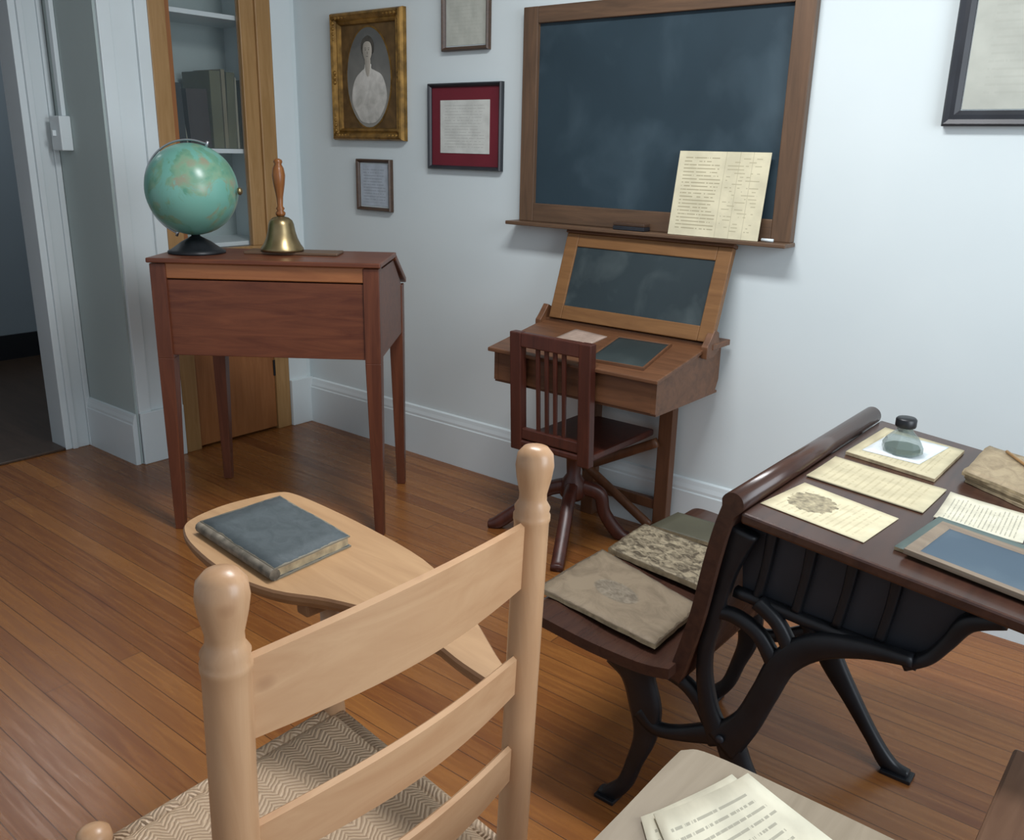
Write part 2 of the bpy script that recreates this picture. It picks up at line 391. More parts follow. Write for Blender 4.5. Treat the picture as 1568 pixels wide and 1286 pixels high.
bm=bmesh.new();mats=[plain('book_black','#14181a',.6),plain('book_brown','#2c201c',.6),plain('book_olive','#55563f',.7),plain('book_tan','#6f6a54',.7),plain('book_ivory','#8d8b78',.7)]
y=-.665
for (w,h,d,mi,t) in [(.04,.27,.2,0,.0),(.055,.27,.2,0,.04),(.010,.25,.18,4,.12),(.105,.25,.2,1,.03),(.055,.33,.22,2,0),(.02,.34,.22,3,0),(.045,.33,.2,2,-.03),(.012,.31,.2,4,0),(.03,.3,.2,2,-.06),(.03,.27,.2,2,0),(.03,.3,.2,4,0)]:
    r=bmesh.ops.create_cube(bm,size=1);vs=r['verts']
    bmesh.ops.scale(bm,vec=(d,w-.002,h),verts=vs);bmesh.ops.translate(bm,vec=(0,0,h/2),verts=vs)
    bmesh.ops.rotate(bm,cent=(0,0,0),matrix=Matrix.Rotation(t,3,'X'),verts=vs)
    bmesh.ops.translate(bm,vec=(-.16,y+w/2+.44,1.372),verts=vs)
    for f in {f for v_ in vs for f in v_.link_faces}: f.material_index=mi
    y+=w+.004
obj('shelved_books',bm,mats,bk)

# ---------------------------------------------------------------- schoolmaster desk
D=grp('schoolmaster_desk',(.893,-.78,0),math.radians(37.5))
for i,(sx,sy) in enumerate(((-1,-1),(1,-1),(1,1),(-1,1))):
    ztop=.995 if sy<0 else .865
    w=.056
    x,yy=sx*.370,sy*.260
    box('post_%d'%i,(x-w/2,yy-w/2,.66),(x+w/2,yy+w/2,ztop),M_cherry_z,D)
    tleg('leg_%d'%i,sx*.378,sy*.268,0,.662,.034,w,M_cherry_z,D,x,yy)
box('front_panel',(-.345,-.278,.672),(.345,-.262,.940),M_cherry_x,D,.002)
box('front_rail',(-.345,-.283,.944),(.345,-.262,.998),M_cherry_l,D,.004)
for s in (-1,1):
    xa,xb=sorted((s*.376,s*.394))
    prism('side_panel_%d'%s,[(-.235,.672),(.235,.672),(.235,.868),(.05,.985),(-.235,.985)],'x',xa,xb,M_cherry_x,D)
box('back_panel',(-.345,.262,.672),(.345,.28,.865),M_cherry_x,D,.002)
box('bottom_panel',(-.37,-.265,.672),(.37,.265,.684),M_cherry_x,D,.0)
box('top_ledge',(-.405,-.298,.998),(.405,.055,1.015),M_cherry_x,D,.004)
hexa('sloping_lid',[(-.405,.057,.985),(.405,.057,.985),(.405,.305,.865),(-.405,.305,.865)],[(-.405,.057,1.008),(.405,.057,1.008),(.405,.305,.887),(-.405,.305,.887)],M_cherry_x,D,.004)
def dl(x,y,z=0):
    a=math.radians(37.5);return (.893+x*math.cos(a)-y*math.sin(a),-.78+x*math.sin(a)+y*math.cos(a),z)
m,nt,b=newmat('globe_map');v=objco(nt)
n=noise(nt,v,8,8,.8,.65);land=ramp(nt,n,[(.48,(0,0,0,1)),(.53,(1,1,1,1))])
lc=ramp(nt,noise(nt,v,20,5),[(.35,lin('#4a8468')),(.55,lin('#7d9a78')),(.72,lin('#a07c64'))])
oc=ramp(nt,noise(nt,v,3,2),[(.3,lin('#5f9c8d')),(.7,lin('#76ad9f'))])
L(nt,mixc(nt,mth(nt,'MULTIPLY',land,.72),oc,lc),b.inputs['Base Color']);b.inputs['Roughness'].default_value=.28
gx,gy,gz=dl(-.29,-.12,1.015)
G=grp('globe',(gx,gy,gz),math.radians(37.5))
lathe('base',[(.0,0),(.100,0),(.100,.008),(.085,.016),(.068,.028),(.052,.04),(.03,.052),(.016,.06),(.014,.068),(0,.068)],M_iron,G)
gc=Vector((0,0,.222));R_=.158
bm=bmesh.new();bmesh.ops.create_uvsphere(bm,u_segments=48,v_segments=32,radius=R_)
s=obj('globe_ball',bm,m,G,True);s.location=gc
ax=Vector((math.sin(math.radians(23)),0,math.cos(math.radians(23))))
axp=Vector((ax.z,0,-ax.x))
pts=[]
for i in range(13):
    t=math.radians(-90+ i*15)
    pts.append(tuple(gc+ (ax*math.sin(t)-axp*math.cos(t))*(R_+.010)))
tube('meridian_arm',pts,.0035,M_silver,G,4)
rod('axis_pin_top',gc+ax*(R_-.002),gc+ax*(R_+.02),.005,M_silver,G)
rod('axis_pin_bottom',gc-ax*(R_-.002),gc-ax*(R_+.02),.005,M_silver,G)
lathe('adjust_knob',[(0,0),(.012,0),(.014,.008),(.008,.014),(0,.016)],M_brass,G,16,(R_+.01,-.01,.22),True,(R_+.2,-.01,.225))
bp=dl(.05,-.07,1.015)
BB=grp('bell_board',bp,math.radians(37.5))
box('board',(-.17,-.055,0),(.17,.055,.010),M_bbf,BB,.003)
B=grp('hand_bell',dl(.01,-.08,1.0255),math.radians(37.5))
lathe('bell_body',[(.070,0),(.077,.002),(.076,.01),(.066,.024),(.056,.045),(.049,.07),(.045,.095),(.040,.108),(.028,.118),(.014,.122),(.012,.126),(.0,.126)],M_brass,B,40)
lathe('bell_handle',[(.0,.124),(.016,.125),(.018,.135),(.011,.143),(.016,.150),(.010,.158),(.012,.19),(.020,.235),(.023,.265),(.019,.29),(.012,.303),(.016,.311),(.014,.318),(.006,.322),(0,.323)],M_handle,B,24)

# ---------------------------------------------------------------- blackboard
BBd=grp('blackboard',(1.967,0,1.515))
w,h=1.12,.775
def bb(n,a,b_,m,bev=.003): return box(n,(a[0],a[1],a[2]),(b_[0],b_[1],b_[2]),m,BBd,bev)
bb('slate_panel',(-w/2+.05,-.018,-h/2+.05),(w/2-.05,-.003,h/2-.04),M_slate,0)
bb('frame_left',(-w/2,-.035,-h/2),(-w/2+.068,-.002,h/2),M_bbfz)
bb('frame_right',(w/2-.068,-.035,-h/2),(w/2,-.002,h/2),M_bbfz)
bb('frame_top',(-w/2+.068,-.034,h/2-.058),(w/2-.068,-.002,h/2),M_bbf)
bb('frame_bottom',(-w/2+.068,-.034,-h/2),(w/2-.068,-.002,-h/2+.07),M_bbf)
bb('chalk_tray',(-w/2-.03,-.085,-h/2-.014),(w/2+.005,-.002,-h/2),M_bbf)
E=grp('chalkboard_eraser',(1.945,-.061,1.1285))
box('felt',(-.065,-.022,0),(.065,.022,.014),M_dark,E,.002);box('back',(-.065,-.020,.014),(.065,.020,.026),M_brownf,E,.003)
C_=grp('chalk_stick',(2.46,-.058,1.1335));rod('stick',(-.02,0,0),(.02,0,0),.005,M_trim,C_)
def vsheet(name,x0,x1,z0,z1,y0,y1,mat,skew=0):
    bm=bmesh.new();uv=bm.loops.layers.uv.new('UVMap')
    cx=(x0+x1)/2;cz=(z0+z1)/2
    co=[(x0-cx-skew,y0,z0-cz),(x1-cx-skew*.6,y0,z0-cz),(x1-cx+skew*.6,y1,z1-cz),(x0-cx+skew,y1,z1-cz)]
    a=[bm.verts.new(p) for p in co];c2=[bm.verts.new((p[0],p[1]+.002,p[2])) for p in co]
    f=bm.faces.new(a)
    for l,q in zip(f.loops,((0,0),(1,0),(1,1),(0,1))): l[uv].uv=q
    bm.faces.new(c2[::-1])
    for i in range(4): bm.faces.new((a[i],c2[i],c2[(i+1)%4],a[(i+1)%4]))
    me=bpy.data.meshes.new(name);bm.to_mesh(me);bm.free();me.materials.append(mat)
    o=bpy.data.objects.new(name,me);COL.objects.link(o);o.location=(cx,0,cz);return o
vsheet('handwritten_chart',2.105,2.435,1.1285,1.405,-.073,-.04,P_cream,.004)

# ---------------------------------------------------------------- pictures
def pic(name,x0,x1,z0,z1,prof,fm,inner=None,mat_m=None,matw=0):
    g=grp(name,((x0+x1)/2,-.001,(z0+z1)/2));w=x1-x0;h=z1-z0
    frame('frame',w,h,prof,fm,g);d=prof[-1][0]
    if mat_m:
        box('mat',(-w/2+d-.004,-.008,-h/2+d-.004),(w/2-d+.004,-.002,h/2-d+.004),mat_m,g,0)
    if inner:
        dd=d+matw-.002
        o=vsheet('paper',-w/2+dd,w/2-dd,-h/2+dd,h/2-dd,-.0105,-.0105,inner);o.parent=g
    return g,w,h
pf=[(0,0),(0,.018),(.004,.024),(.008,.022),(.012,.018),(.016,.012),(.016,.004)]
pic('framed_certificate',.89,1.292,1.31,1.65,pf,M_dark,P_ms,M_maroon,.052)
pic('framed_caption',.43,.655,1.113,1.34,pf,M_brownf,P_cap,M_trim,.008)
pic('framed_document',.97,1.22,1.77,2.12,pf,M_brownf,P_plain,M_trim,.006)
pic('framed_diploma',2.925,3.55,1.487,2.02,[(0,0),(0,.022),(.006,.028),(.018,.024),(.03,.024),(.042,.014),(.042,.004)],M_dark,P_plain,M_trim,.005)
pg,w,h=pic('framed_portrait',.29,.75,1.42,1.957,[(0,0),(0,.02),(.006,.034),(.014,.038),(.022,.032),(.034,.02),(.042,.024),(.050,.018),(.053,.008)],M_gold,None,M_goldd)
for sx in (-1,1):
    for sz in (-1,1):
        for k in range(5):
            a=k*.022
            for (ox,oz) in ((a,0),(0,a)):
                bm=bmesh.new();bmesh.ops.create_icosphere(bm,subdivisions=2,radius=.013-.0015*k)
                o=obj('ornament',bm,M_gold,pg,True);o.location=(sx*(w/2-.02-ox),-.03,sz*(h/2-.02-oz));o.scale=(1,.6,1)
    for k in range(3):
        bm=bmesh.new();bmesh.ops.create_icosphere(bm,subdivisions=2,radius=.012);o=obj('ornament',bm,M_gold,pg,True);o.location=(sx*(w/2-.02),-.028,(k-1)*.02);o.scale=(1,.6,1)
# soft, shaded photograph tones
def soft(name,dark,light,sc,axis=2,lo=-.2,hi=.2,amt=.5):
    m,nt,b=newmat(name);t=N(nt,'ShaderNodeTexCoord');s=N(nt,'ShaderNodeSeparateXYZ');L(nt,t.outputs['Object'],s.inputs[0])
    g=mth(nt,'DIVIDE',mth(nt,'SUBTRACT',s.outputs[axis],lo),hi-lo)
    n=noise(nt,t.outputs['Object'],sc,3,.6);f=mth(nt,'ADD',mth(nt,'MULTIPLY',g,amt),mth(nt,'MULTIPLY',n,1-amt))
    L(nt,ramp(nt,f,[(.25,lin(dark)),(.7,lin(light))]),b.inputs['Base Color']);b.inputs['Roughness'].default_value=.6;return m
m_bg=soft('portrait_backdrop','#8d8c85','#5d5f5d',9,2,-.2,.2,.5)
m_sk=soft('portrait_skin','#8f8a80','#bdb7ab',14,0,-.04,.03,.6);m_hr=plain('portrait_hair','#48453f',.6,0,.3,40)
m_dr=soft('portrait_blouse','#a3a29b','#dad8d1',22,2,-.22,.06,.3);m_ft=plain('portrait_features','#6b655d',.6)
flat('oval_gilt_edge',ell(0,-.005,.147,.215),-.0085,M_gold,pg)
flat('oval_backdrop',ell(0,-.005,.140,.207),-.0100,m_bg,pg)
bust=[(-.080,-.150),(-.108,-.105),(-.102,-.045),(-.078,-.002),(-.045,.022),(-.024,.034),(-.018,.052),(.018,.052),(.020,.034),(.045,.024),(.084,.006),(.108,-.035),(.116,-.09),(.09,-.145),(.042,-.190),(-.04,-.190)]
flat('blouse',crom(bust,4,True),-.0116,m_dr,pg)
flat('neck',crom([(-.016,.045),(-.010,.012),(0,.0),(.010,.012),(.016,.045),(.015,.075),(-.015,.075)],4,True),-.0132,m_sk,pg)
flat('hair',crom([(-.034,.095),(-.041,.125),(-.032,.152),(-.014,.163),(.004,.168),(.024,.158),(.038,.138),(.040,.115),(.033,.095),(0,.09)],4,True),-.0126,m_hr,pg)
flat('face',crom([(0,.062),(-.017,.072),(-.026,.092),(-.028,.115),(-.022,.135),(-.004,.144),(.016,.140),(.027,.122),(.027,.095),(.018,.073)],4,True),-.0142,m_sk,pg)
for s_ in (-1,1): flat('eye_%d'%s_,ell(s_*.0105,.110,.0045,.002,12),-.0158,m_ft,pg,.0004)
for s_ in (-1,1): flat('brow_%d'%s_,ell(s_*.011,.117,.007,.0011,12),-.0158,m_ft,pg,.0004)
flat('nose',ell(.001,.097,.0016,.006,12),-.0158,m_ft,pg,.0004);flat('mouth',ell(0,.083,.007,.0014,12),-.0158,m_ft,pg,.0004)

# ---------------------------------------------------------------- slate desk
SD=grp('slate_topped_desk',(1.985,-.26,0))
X0,X1=-.335,.335
def S(y,z): return (y+.26,z)
side=[S(-.46,.60),S(-.05,.60),S(-.03,.64),S(-.03,.765),S(-.15,.765),S(-.46,.712)]
for s_,xa,xb in ((0,X0,X0+.018),(1,X1-.018,X1)): prism('side_%d'%s_,side,'x',xa,xb,M_sd,SD)
box('front_panel',(X0+.018,-.20,.60),(X1-.018,-.185,.708),M_sd,SD,.002)
box('back_panel',(X0+.018,.21,.60),(X1-.018,.228,.765),M_sd,SD,.002)
box('bottom',(X0,-.195,.592),(X1,.225,.60),M_sd,SD,0)
hexa('writing_top',[(X0-.015,-.222,.704),(X1+.012,-.222,.704),(X1+.012,.105,.762),(X0-.015,.105,.762)],[(X0-.015,-.222,.718),(X1+.012,-.222,.718),(X1+.012,.105,.776),(X0-.015,.105,.776)],M_sd,SD,.003)
box('back_ledge',(X0-.015,.107,.765),(X1+.03,.235,.785),M_sd,SD,.003)
for s_ in (-1,1):
    prism('hinge_bracket_%d'%s_,[(.07,.74),(.12,.74),(.16,.76),(.15,.82),(.12,.835),(.09,.80),(.07,.78)],'x',*sorted((s_*.338,s_*.362)),M_sd,SD,.002)
ly0,lz0,ly1,lz1=.112,.787,.215,1.095
LD=bpy.data.objects.new('slate_lid',None);COL.objects.link(LD);LD.parent=SD
LD.location=(.02,ly0,lz0);LD.rotation_euler=(-math.atan2(ly1-ly0,lz1-lz0),0,0)
lh=math.hypot(ly1-ly0,lz1-lz0);lw=.68
box('lid_slate',(-lw/2+.05,-.008,.05),(lw/2-.05,.008,lh-.045),M_slate2,LD,0)
box('lid_left',(-lw/2,-.014,0),(-lw/2+.055,.012,lh),M_sdl,LD);box('lid_right',(lw/2-.055,-.014,0),(lw/2,.012,lh),M_sdl,LD)
box('lid_bottom',(-lw/2+.055,-.0135,0),(lw/2-.055,.012,.052),M_sdl,LD);box('lid_top',(-lw/2+.055,-.0135,lh-.048),(lw/2-.055,.012,lh),M_sdl,LD)
box('lid_cap',(-lw/2-.004,-.02,lh),(lw/2+.004,.014,lh+.014),M_sd,LD)
for i,xx in enumerate((.165,-.165)):
    box('stand_post_%d'%i,(xx-.028,.185,.0),(xx+.028,.225,.592),M_sdz,SD)
    prism('stand_bracket_%d'%i,[(-.16,.592),(.185,.592),(.185,.50),(.15,.505),(.12,.55),(.06,.555),(.03,.575),(-.05,.565),(-.12,.57)],'x',xx-.014,xx+.014,M_sdz,SD,.002)
    prism('stand_scroll_%d'%i,[(xx+.028,.59),(xx+.12,.59),(xx+.10,.565),(xx+.06,.56),(xx+.045,.53),(xx+.028,.5)],'y',.19,.215,M_sdz,SD,.002)
def bar(n,a,b_,wd,t,mat,parent,ax='y',pos=0):
    return stroke(n,[(a[0],a[1],wd),((a[0]+b_[0])/2,(a[1]+b_[1])/2,wd),(b_[0],b_[1],wd)],pos,pos+t,mat,parent,ax)
bar('brace_upper',(.145,.375),(-.18,.20),.035,.02,M_sdz,SD,'y',.16)
bar('brace_lower',(.15,.05),(-.19,.24),.035,.02,M_sdz,SD,'y',.138)
box('stand_rail',(-.165,.19,.10),(.165,.215,.14),M_sdz,SD)
zsd=lambda x,y:.7185+(y+.482)*(.058/.327)
slab('pamphlet',[(1.80,-.36),(1.95,-.37),(1.97,-.22),(1.82,-.20)],zsd,.003,textpaper('pamphlet_paper','#ab9688','#8a7462',10,.2),None,.0)
def hand_slate(name,c,zf,mf,th=.009,fw=.14,ms=None):
    ms=ms or M_slate3
    o=slab(name,c,zf,th,ms,ms,0)
    bmx=bmesh.new()
    def pt(u,v,z):
        x=(c[0][0]*(1-u)+c[1][0]*u)*(1-v)+(c[3][0]*(1-u)+c[2][0]*u)*v
        y=(c[0][1]*(1-u)+c[1][1]*u)*(1-v)+(c[3][1]*(1-u)+c[2][1]*u)*v
        return (x-o.location.x,y-o.location.y,zf(x,y)-o.location.z+z)
    fu=fw;fv=fw*math.dist(c[0],c[1])/math.dist(c[1],c[2])
    rings=[]
    for (e,z) in ((-.01,0.0),(-.01,th*.7),(.02,th+.003),(.8,th+.003),(1,th+.0002)):
        rings.append([bmx.verts.new(pt(a,b2,z)) for a,b2 in ((e*fu,e*fv),(1-e*fu,e*fv),(1-e*fu,1-e*fv),(e*fu,1-e*fv))])
    for A_,B_ in zip(rings,rings[1:]):
        for i in range(4): bmx.faces.new((A_[i],A_[(i+1)%4],B_[(i+1)%4],B_[i]))
    obj('rim',bmx,mf,o);return o
hand_slate('desk_hand_slate',[(2.03,-.44),(2.25,-.43),(2.22,-.20),(2.01,-.21)],zsd,M_sd,.006,.04,M_slate4)

# ---------------------------------------------------------------- swivel chair
SC=grp('swivel_side_chair',(1.93,-.28,0))
box('seat',(-.155,-.215,.385),(.165,.225,.412),M_chair,SC,.008)
for i,xx in enumerate((-.145,.145)):
    hexa('back_post_%d'%i,[(xx-.024,-.215,.37),(xx+.024,-.215,.37),(xx+.024,-.18,.37),(xx-.024,-.18,.37)],[(xx-.024,-.235,.80),(xx+.024,-.235,.80),(xx+.024,-.20,.80),(xx-.024,-.20,.80)],M_chair,SC,.004)
box('top_rail',(-.122,-.232,.75),(.122,-.206,.80),M_chair,SC,.004)
box('lower_rail',(-.122,-.214,.415),(.122,-.19,.455),M_chair,SC,.004)
for i,xx in enumerate((-.055,-.018,.018,.055)):
    hexa('spindle_%d'%i,[(xx-.007,-.206,.45),(xx+.007,-.206,.45),(xx+.007,-.196,.45),(xx-.007,-.196,.45)],[(xx-.007,-.225,.755),(xx+.007,-.225,.755),(xx+.007,-.213,.755),(xx-.007,-.213,.755)],M_chair,SC,.002)
box('seat_block',(-.1,-.1,.355),(.1,.1,.385),M_chair,SC,.006)
lathe('pedestal',[(.06,.355),(.04,.34),(.03,.32),(.026,.25),(.045,.22),(.05,.17),(.035,.15),(0,.148)][::-1],M_chair,SC,24,(-.03,-.01,0))
for i,(dx,dy) in enumerate(((.10,-.27),(.13,.09),(-.29,-.14),(-.16,.14))):
    d=Vector((dx+.03,dy+.01));l=d.length;a=math.atan2(d.y,d.x)
    LG=bpy.data.objects.new('leg_%d'%i,None);COL.objects.link(LG);LG.parent=SC;LG.location=(-.03,-.01,0);LG.rotation_euler=(0,0,a)
    stroke('leg_arm_%d'%i,[(.03,.20,.055),(.10,.175,.05),(l*.65,.10,.046),(l-.01,.024,.048),(l+.03,.014,.026)],-.022,.022,M_chair,LG)

# ---------------------------------------------------------------- school desk with iron castings
K=grp('cast_iron_school_desk',(3.05,-1.04,0))
kx,ky=3.05,-1.04
def st(n,pts,y0,dy=0): stroke(n,[(p[0]-kx,p[1],p[2]) for p in pts],y0-.013-ky-dy,y0+.013-ky-dy,M_iron,K)
def casting(tag,y0):
    st('front_leg_'+tag,[(2.775,.010,.02),(2.80,.016,.035),(2.835,.06,.034),(2.857,.13,.036),(2.876,.20,.050),(2.872,.27,.074),(2.850,.335,.08),(2.83,.375,.13)],y0)
    st('lower_arch_'+tag,[(2.86,.26,.04),(2.90,.235,.030),(2.96,.25,.032),(3.05,.295,.05)],y0,.001)
    st('back_support_'+tag,[(3.05,.27,.06),(3.015,.34,.040),(2.997,.44,.030),(3.01,.54,.030),(3.03,.65,.034),(3.05,.735,.06)],y0,.002)
    st('box_support_'+tag,[(3.05,.27,.08),(3.095,.34,.055),(3.125,.42,.05),(3.155,.50,.052),(3.21,.555,.05),(3.29,.582,.034),(3.37,.592,.02)],y0,.003)
    st('inner_scroll_'+tag,[(3.005,.55,.024),(3.05,.555,.028),(3.10,.535,.03),(3.135,.49,.034)],y0,.0005)
    st('outer_scroll_'+tag,[(3.09,.60,.03),(3.13,.575,.028),(3.155,.54,.03),(3.17,.51,.03)],y0,.0008)
    st('rear_leg_'+tag,[(3.05,.32,.06),(3.085,.24,.06),(3.15,.15,.042),(3.21,.07,.034),(3.255,.018,.040),(3.30,.012,.022)],y0,-.001)
    st('seat_arm_'+tag,[(2.72,.385,.02),(2.82,.38,.035),(2.93,.375,.030),(2.985,.35,.032),(3.03,.30,.05)],y0,-.002)
    lathe('hub_bolt_'+tag,[(0,0),(.009,0),(.009,.004),(.004,.006),(0,.007)],M_boxp,K,16,(3.052-kx,y0-.018-ky,.29),True,(3.052-kx,y0-1-ky,.29))
    box('foot_pad_'+tag,(2.77-kx,y0-.022-ky,0),(2.82-kx,y0+.022-ky,.01),M_iron,K,.002);box('foot_pad_r_'+tag,(3.24-kx,y0-.022-ky,0),(3.31-kx,y0+.022-ky,.01),M_iron,K,.002)
casting('near',-1.395);casting('far',-.885)
rod('cross_rod',(3.05-kx,-1.39-ky,.29),(3.05-kx,-.89-ky,.29),.008,M_iron,K)
sp=crom([(2.565,.385),(2.575,.412),(2.62,.422),(2.75,.412),(2.88,.412),(2.95,.425)],5)
prism('seat',[(p[0]-kx,p[1]) for p in sp]+[(p[0]-kx,p[1]-.024) for p in sp[::-1]],'y',-1.455-ky,-.66-ky,M_dk,K)
bp_=crom([(2.945,.385),(2.965,.46),(2.985,.55),(3.0,.65),(3.015,.73),(3.03,.785)],5)
L1=[];L2=[]
for i,p in enumerate(bp_):
    q0=bp_[max(i-1,0)];q1=bp_[min(i+1,len(bp_)-1)];d=Vector((q1[0]-q0[0],q1[1]-q0[1])).normalized();n_=Vector((-d.y,d.x))*.0145
    L1.append((p[0]+n_.x-kx,p[1]+n_.y));L2.append((p[0]-n_.x-kx,p[1]-n_.y))
top=[(3.034-kx+.022*math.cos(math.radians(a)),.790+.022*math.sin(math.radians(a))) for a in range(165,-60,-15)]
brd=prism('backrest',L1[:-1]+top+L2[:-2][::-1],'y',-1.425-ky,-.655-ky,M_dk,K,0)
for f in brd.data.polygons: f.use_smooth=abs(f.normal.y)<.5
zt=lambda x,y:1.084-.1*x
hexa('desktop',[(3.052-kx,-1.425-ky,.757),(3.64-kx,-1.425-ky,.698),(3.64-kx,-.64-ky,.698),(3.052-kx,-.64-ky,.757)],
     [(3.052-kx,-1.425-ky,.7788),(3.64-kx,-1.425-ky,.720),(3.64-kx,-.64-ky,.720),(3.052-kx,-.64-ky,.7788)],M_dk,K,.005)
prof=[(3.035,.756),(3.445,.715),(3.43,.68),(3.41,.64),(3.385,.60),(3.36,.585),(3.2,.59),(3.05,.60)]
for tag,y0,y1 in (('near',-1.375,-1.365),('far',-.72,-.71)): prism('box_side_'+tag,[(p[0]-kx,p[1]) for p in prof],'y',y0-ky,y1-ky,M_boxp,K)
box('box_bottom',(3.05-kx,-1.365-ky,.59),(3.37-kx,-.72-ky,.60),M_boxp,K,0)
stroke('box_rim',[(3.355-kx,.575,.024),(3.39-kx,.60,.022),(3.415-kx,.64,.024),(3.44-kx,.685,.03),(3.49-kx,.706,.025)],-1.40-ky,-1.37-ky,M_iron,K)
stroke('box_rim_bottom',[(3.04-kx,.60,.022),(3.2-kx,.588,.022),(3.375-kx,.58,.022)],-1.395-ky,-1.372-ky,M_iron,K)
for i in range(4):
    x=3.10+i*.075;stroke('box_rib_%d'%i,[(x-kx,.745,.022),(x-.006-kx,.67,.018),(x-.016-kx,.60,.018)],-1.392-ky,-1.372-ky,M_iron,K)

z1=lambda x,y:zt(x,y)+.001
slab('illustrated_leaflet',[(3.253,-1.364),(3.266,-1.208),(3.079,-1.194),(3.060,-1.361)],z1,.001,P_pic,None,.0)
slab('old_letter',[(3.291,-1.144),(3.293,-.983),(3.07,-1.001),(3.068,-1.159)],z1,.002,P_old,None,.001)
slab('copybook',[(3.262,-.957),(3.262,-.71),(3.085,-.713),(3.078,-.962)],z1,.007,P_old,P_edge,.0)
zc=lambda x,y:zt(x,y)+.0085
slab('white_card',[(3.215,-.90),(3.232,-.725),(3.11,-.745),(3.10,-.923)],zc,.001,P_white,None,.0)
I=grp('ink_bottle',(3.165,-.855,zt(3.165,0)+.0105));I.scale=(1.0,1.0,.88)
lathe('bottle',[(0,0),(.042,0),(.044,.004),(.044,.018),(.036,.034),(.022,.05),(.017,.056),(.017,.064),(0,.064)],M_ink,I,8,smooth=False)
lathe('ink',[(0,.003),(.038,.004),(.038,.014),(.0,.014)],M_black,I,8,smooth=False)
lathe('cap',[(0,.0645),(.021,.0645),(.022,.068),(.022,.084),(.019,.088),(0,.088)],M_black,I,24)
cc=[(3.455,-.95),(3.47,-.70),(3.305,-.69),(3.300,-.90)]
for k in range(4):
    o_=[(x+random.uniform(-.007,.007),y+random.uniform(-.007,.007)) for x,y in cc]
    zz=lambda x,y,k=k:zt(x,y)+.001+k*.0068
    slab('old_booklet',o_,zz,.0062,M_oldb,P_edge,0,None,8,.002)
pc=grp('pencil',(3.39,-.76,zt(3.39,0)+.0325),math.radians(-50));pc.rotation_euler=(0,math.radians(3.6),math.radians(-50))
rod('pencil_body',(-.07,0,0),(.07,0,0),.0036,M_oak,pc,None,8)
slab('lesson_sheet',[(3.46,-1.13),(3.45,-.975),(3.303,-.994),(3.312,-1.152)],z1,.001,P_type,None,.003)
slab('exercise_book',[(3.50,-1.34),(3.50,-1.14),(3.32,-1.145),(3.299,-1.345)],z1,.006,plain('green_grey_cover','#5a6a66',.6),P_edge,0)
zs=lambda x,y:zt(x,y)+.0075
hand_slate('framed_hand_slate',[(3.60,-1.375),(3.60,-1.185),(3.335,-1.185),(3.318,-1.36)],zs,wood('slate_rim_wood','#756656','#948470','x',.5),.006,.10)
zseat=lambda x,y:.4245
slab('old_magazine',[(2.89,-1.41),(2.885,-1.20),(2.555,-1.10),(2.555,-1.37)],zseat,.010,M_mag1,P_edge,.0,None,10,.0015)
slab('floral_magazine',[(2.91,-1.13),(2.82,-.92),(2.555,-.895),(2.565,-1.09)],zseat,.013,M_mag2,P_edge,.0,None,10,.0015)
slab('olive_notebook',[(2.88,-.88),(2.88,-.75),(2.58,-.755),(2.57,-.885)],zseat,.010,plain('olive_cover','#4c4a3a',.6),P_edge,.0)

# ---------------------------------------------------------------- ladder-back tablet-arm chair
clx,cly,ca=2.806,-2.250,math.radians(87.3)
LC=grp('ladder_back_tablet_chair',(clx,cly,0),ca)
def w2l(x,y):
    dx,dy=x-clx,y-cly;return (dx*math.cos(ca)+dy*math.sin(ca),-dx*math.sin(ca)+dy*math.cos(ca))
def postprof(h,r):
    return [(0,0),(r*.8,0),(r,.03),(r,h-.115),(r*1.0,h-.098),(r*1.06,h-.094),(r*1.06,h-.088),(r*.96,h-.084),(r*1.02,h-.078),(r*.80,h-.070),(r*.78,h-.06),(r*.98,h-.04),(r*1.08,h-.024),(r*1.0,h-.010),(r*.7,h-.002),(r*.3,h+.0005),(0,h+.001)]
r=.0215
HT=1.065
BLX=-.215
bl0=(BLX,-.212,0);bl1=(BLX,-.257,HT-.007);br0=(.205,-.205,0);br1=(.205,-.245,HT)
lathe('back_post_left',postprof((Vector(bl1)-Vector(bl0)).length,r),M_pine,LC,32,bl0,True,bl1)
lathe('back_post_right',postprof((Vector(br1)-Vector(br0)).length,r),M_pine,LC,32,br0,True,br1)
def by(z,u=.5): return -.205-.006*(1-u)-(.04+.005*(1-u))*z/1.06
for i,(za,zb,arch) in enumerate(((.885,.972,.012),(.733,.788,.01),(.598,.652,.01))):
    bm=bmesh.new();rows=[];n=20
    for j in range(n+1):
        u=j/n;x=BLX+.012+(.192-BLX-.012)*u;bow=-.024*math.sin(math.pi*u);dz=-.005*(1-u);z_b=za+dz;zt_=zb+dz+arch*math.sin(math.pi*u);t=.005
        rows.append([bm.verts.new((x,by(z_b,u)+bow-t,z_b)),bm.verts.new((x,by(zt_,u)+bow-t,zt_-.004)),bm.verts.new((x,by(zt_,u)+bow,zt_)),bm.verts.new((x,by(zt_,u)+bow+t,zt_-.004)),bm.verts.new((x,by(z_b,u)+bow+t,z_b))])
    for a_,b_ in zip(rows,rows[1:]):
        for k in range(5): bm.faces.new((a_[k],a_[(k+1)%5],b_[(k+1)%5],b_[k]))
    bm.faces.new(rows[0]);bm.faces.new(rows[-1][::-1]);obj('slat_%d'%i,bm,M_pinex,LC,False)
FLX,FLY=-.185,.200
lathe('front_post_right',[(0,0),(.017,0),(.02,.03),(.02,.46),(.016,.50),(.016,.69),(0,.69)],M_pine,LC,24,(.24,.225,0))
lathe('front_post_left',[(0,0),(.017,0),(.02,.03),(.02,.455),(.021,.465),(.024,.477),(.022,.489),(.012,.497),(0,.498)],M_pine,LC,24,(FLX,FLY,0))
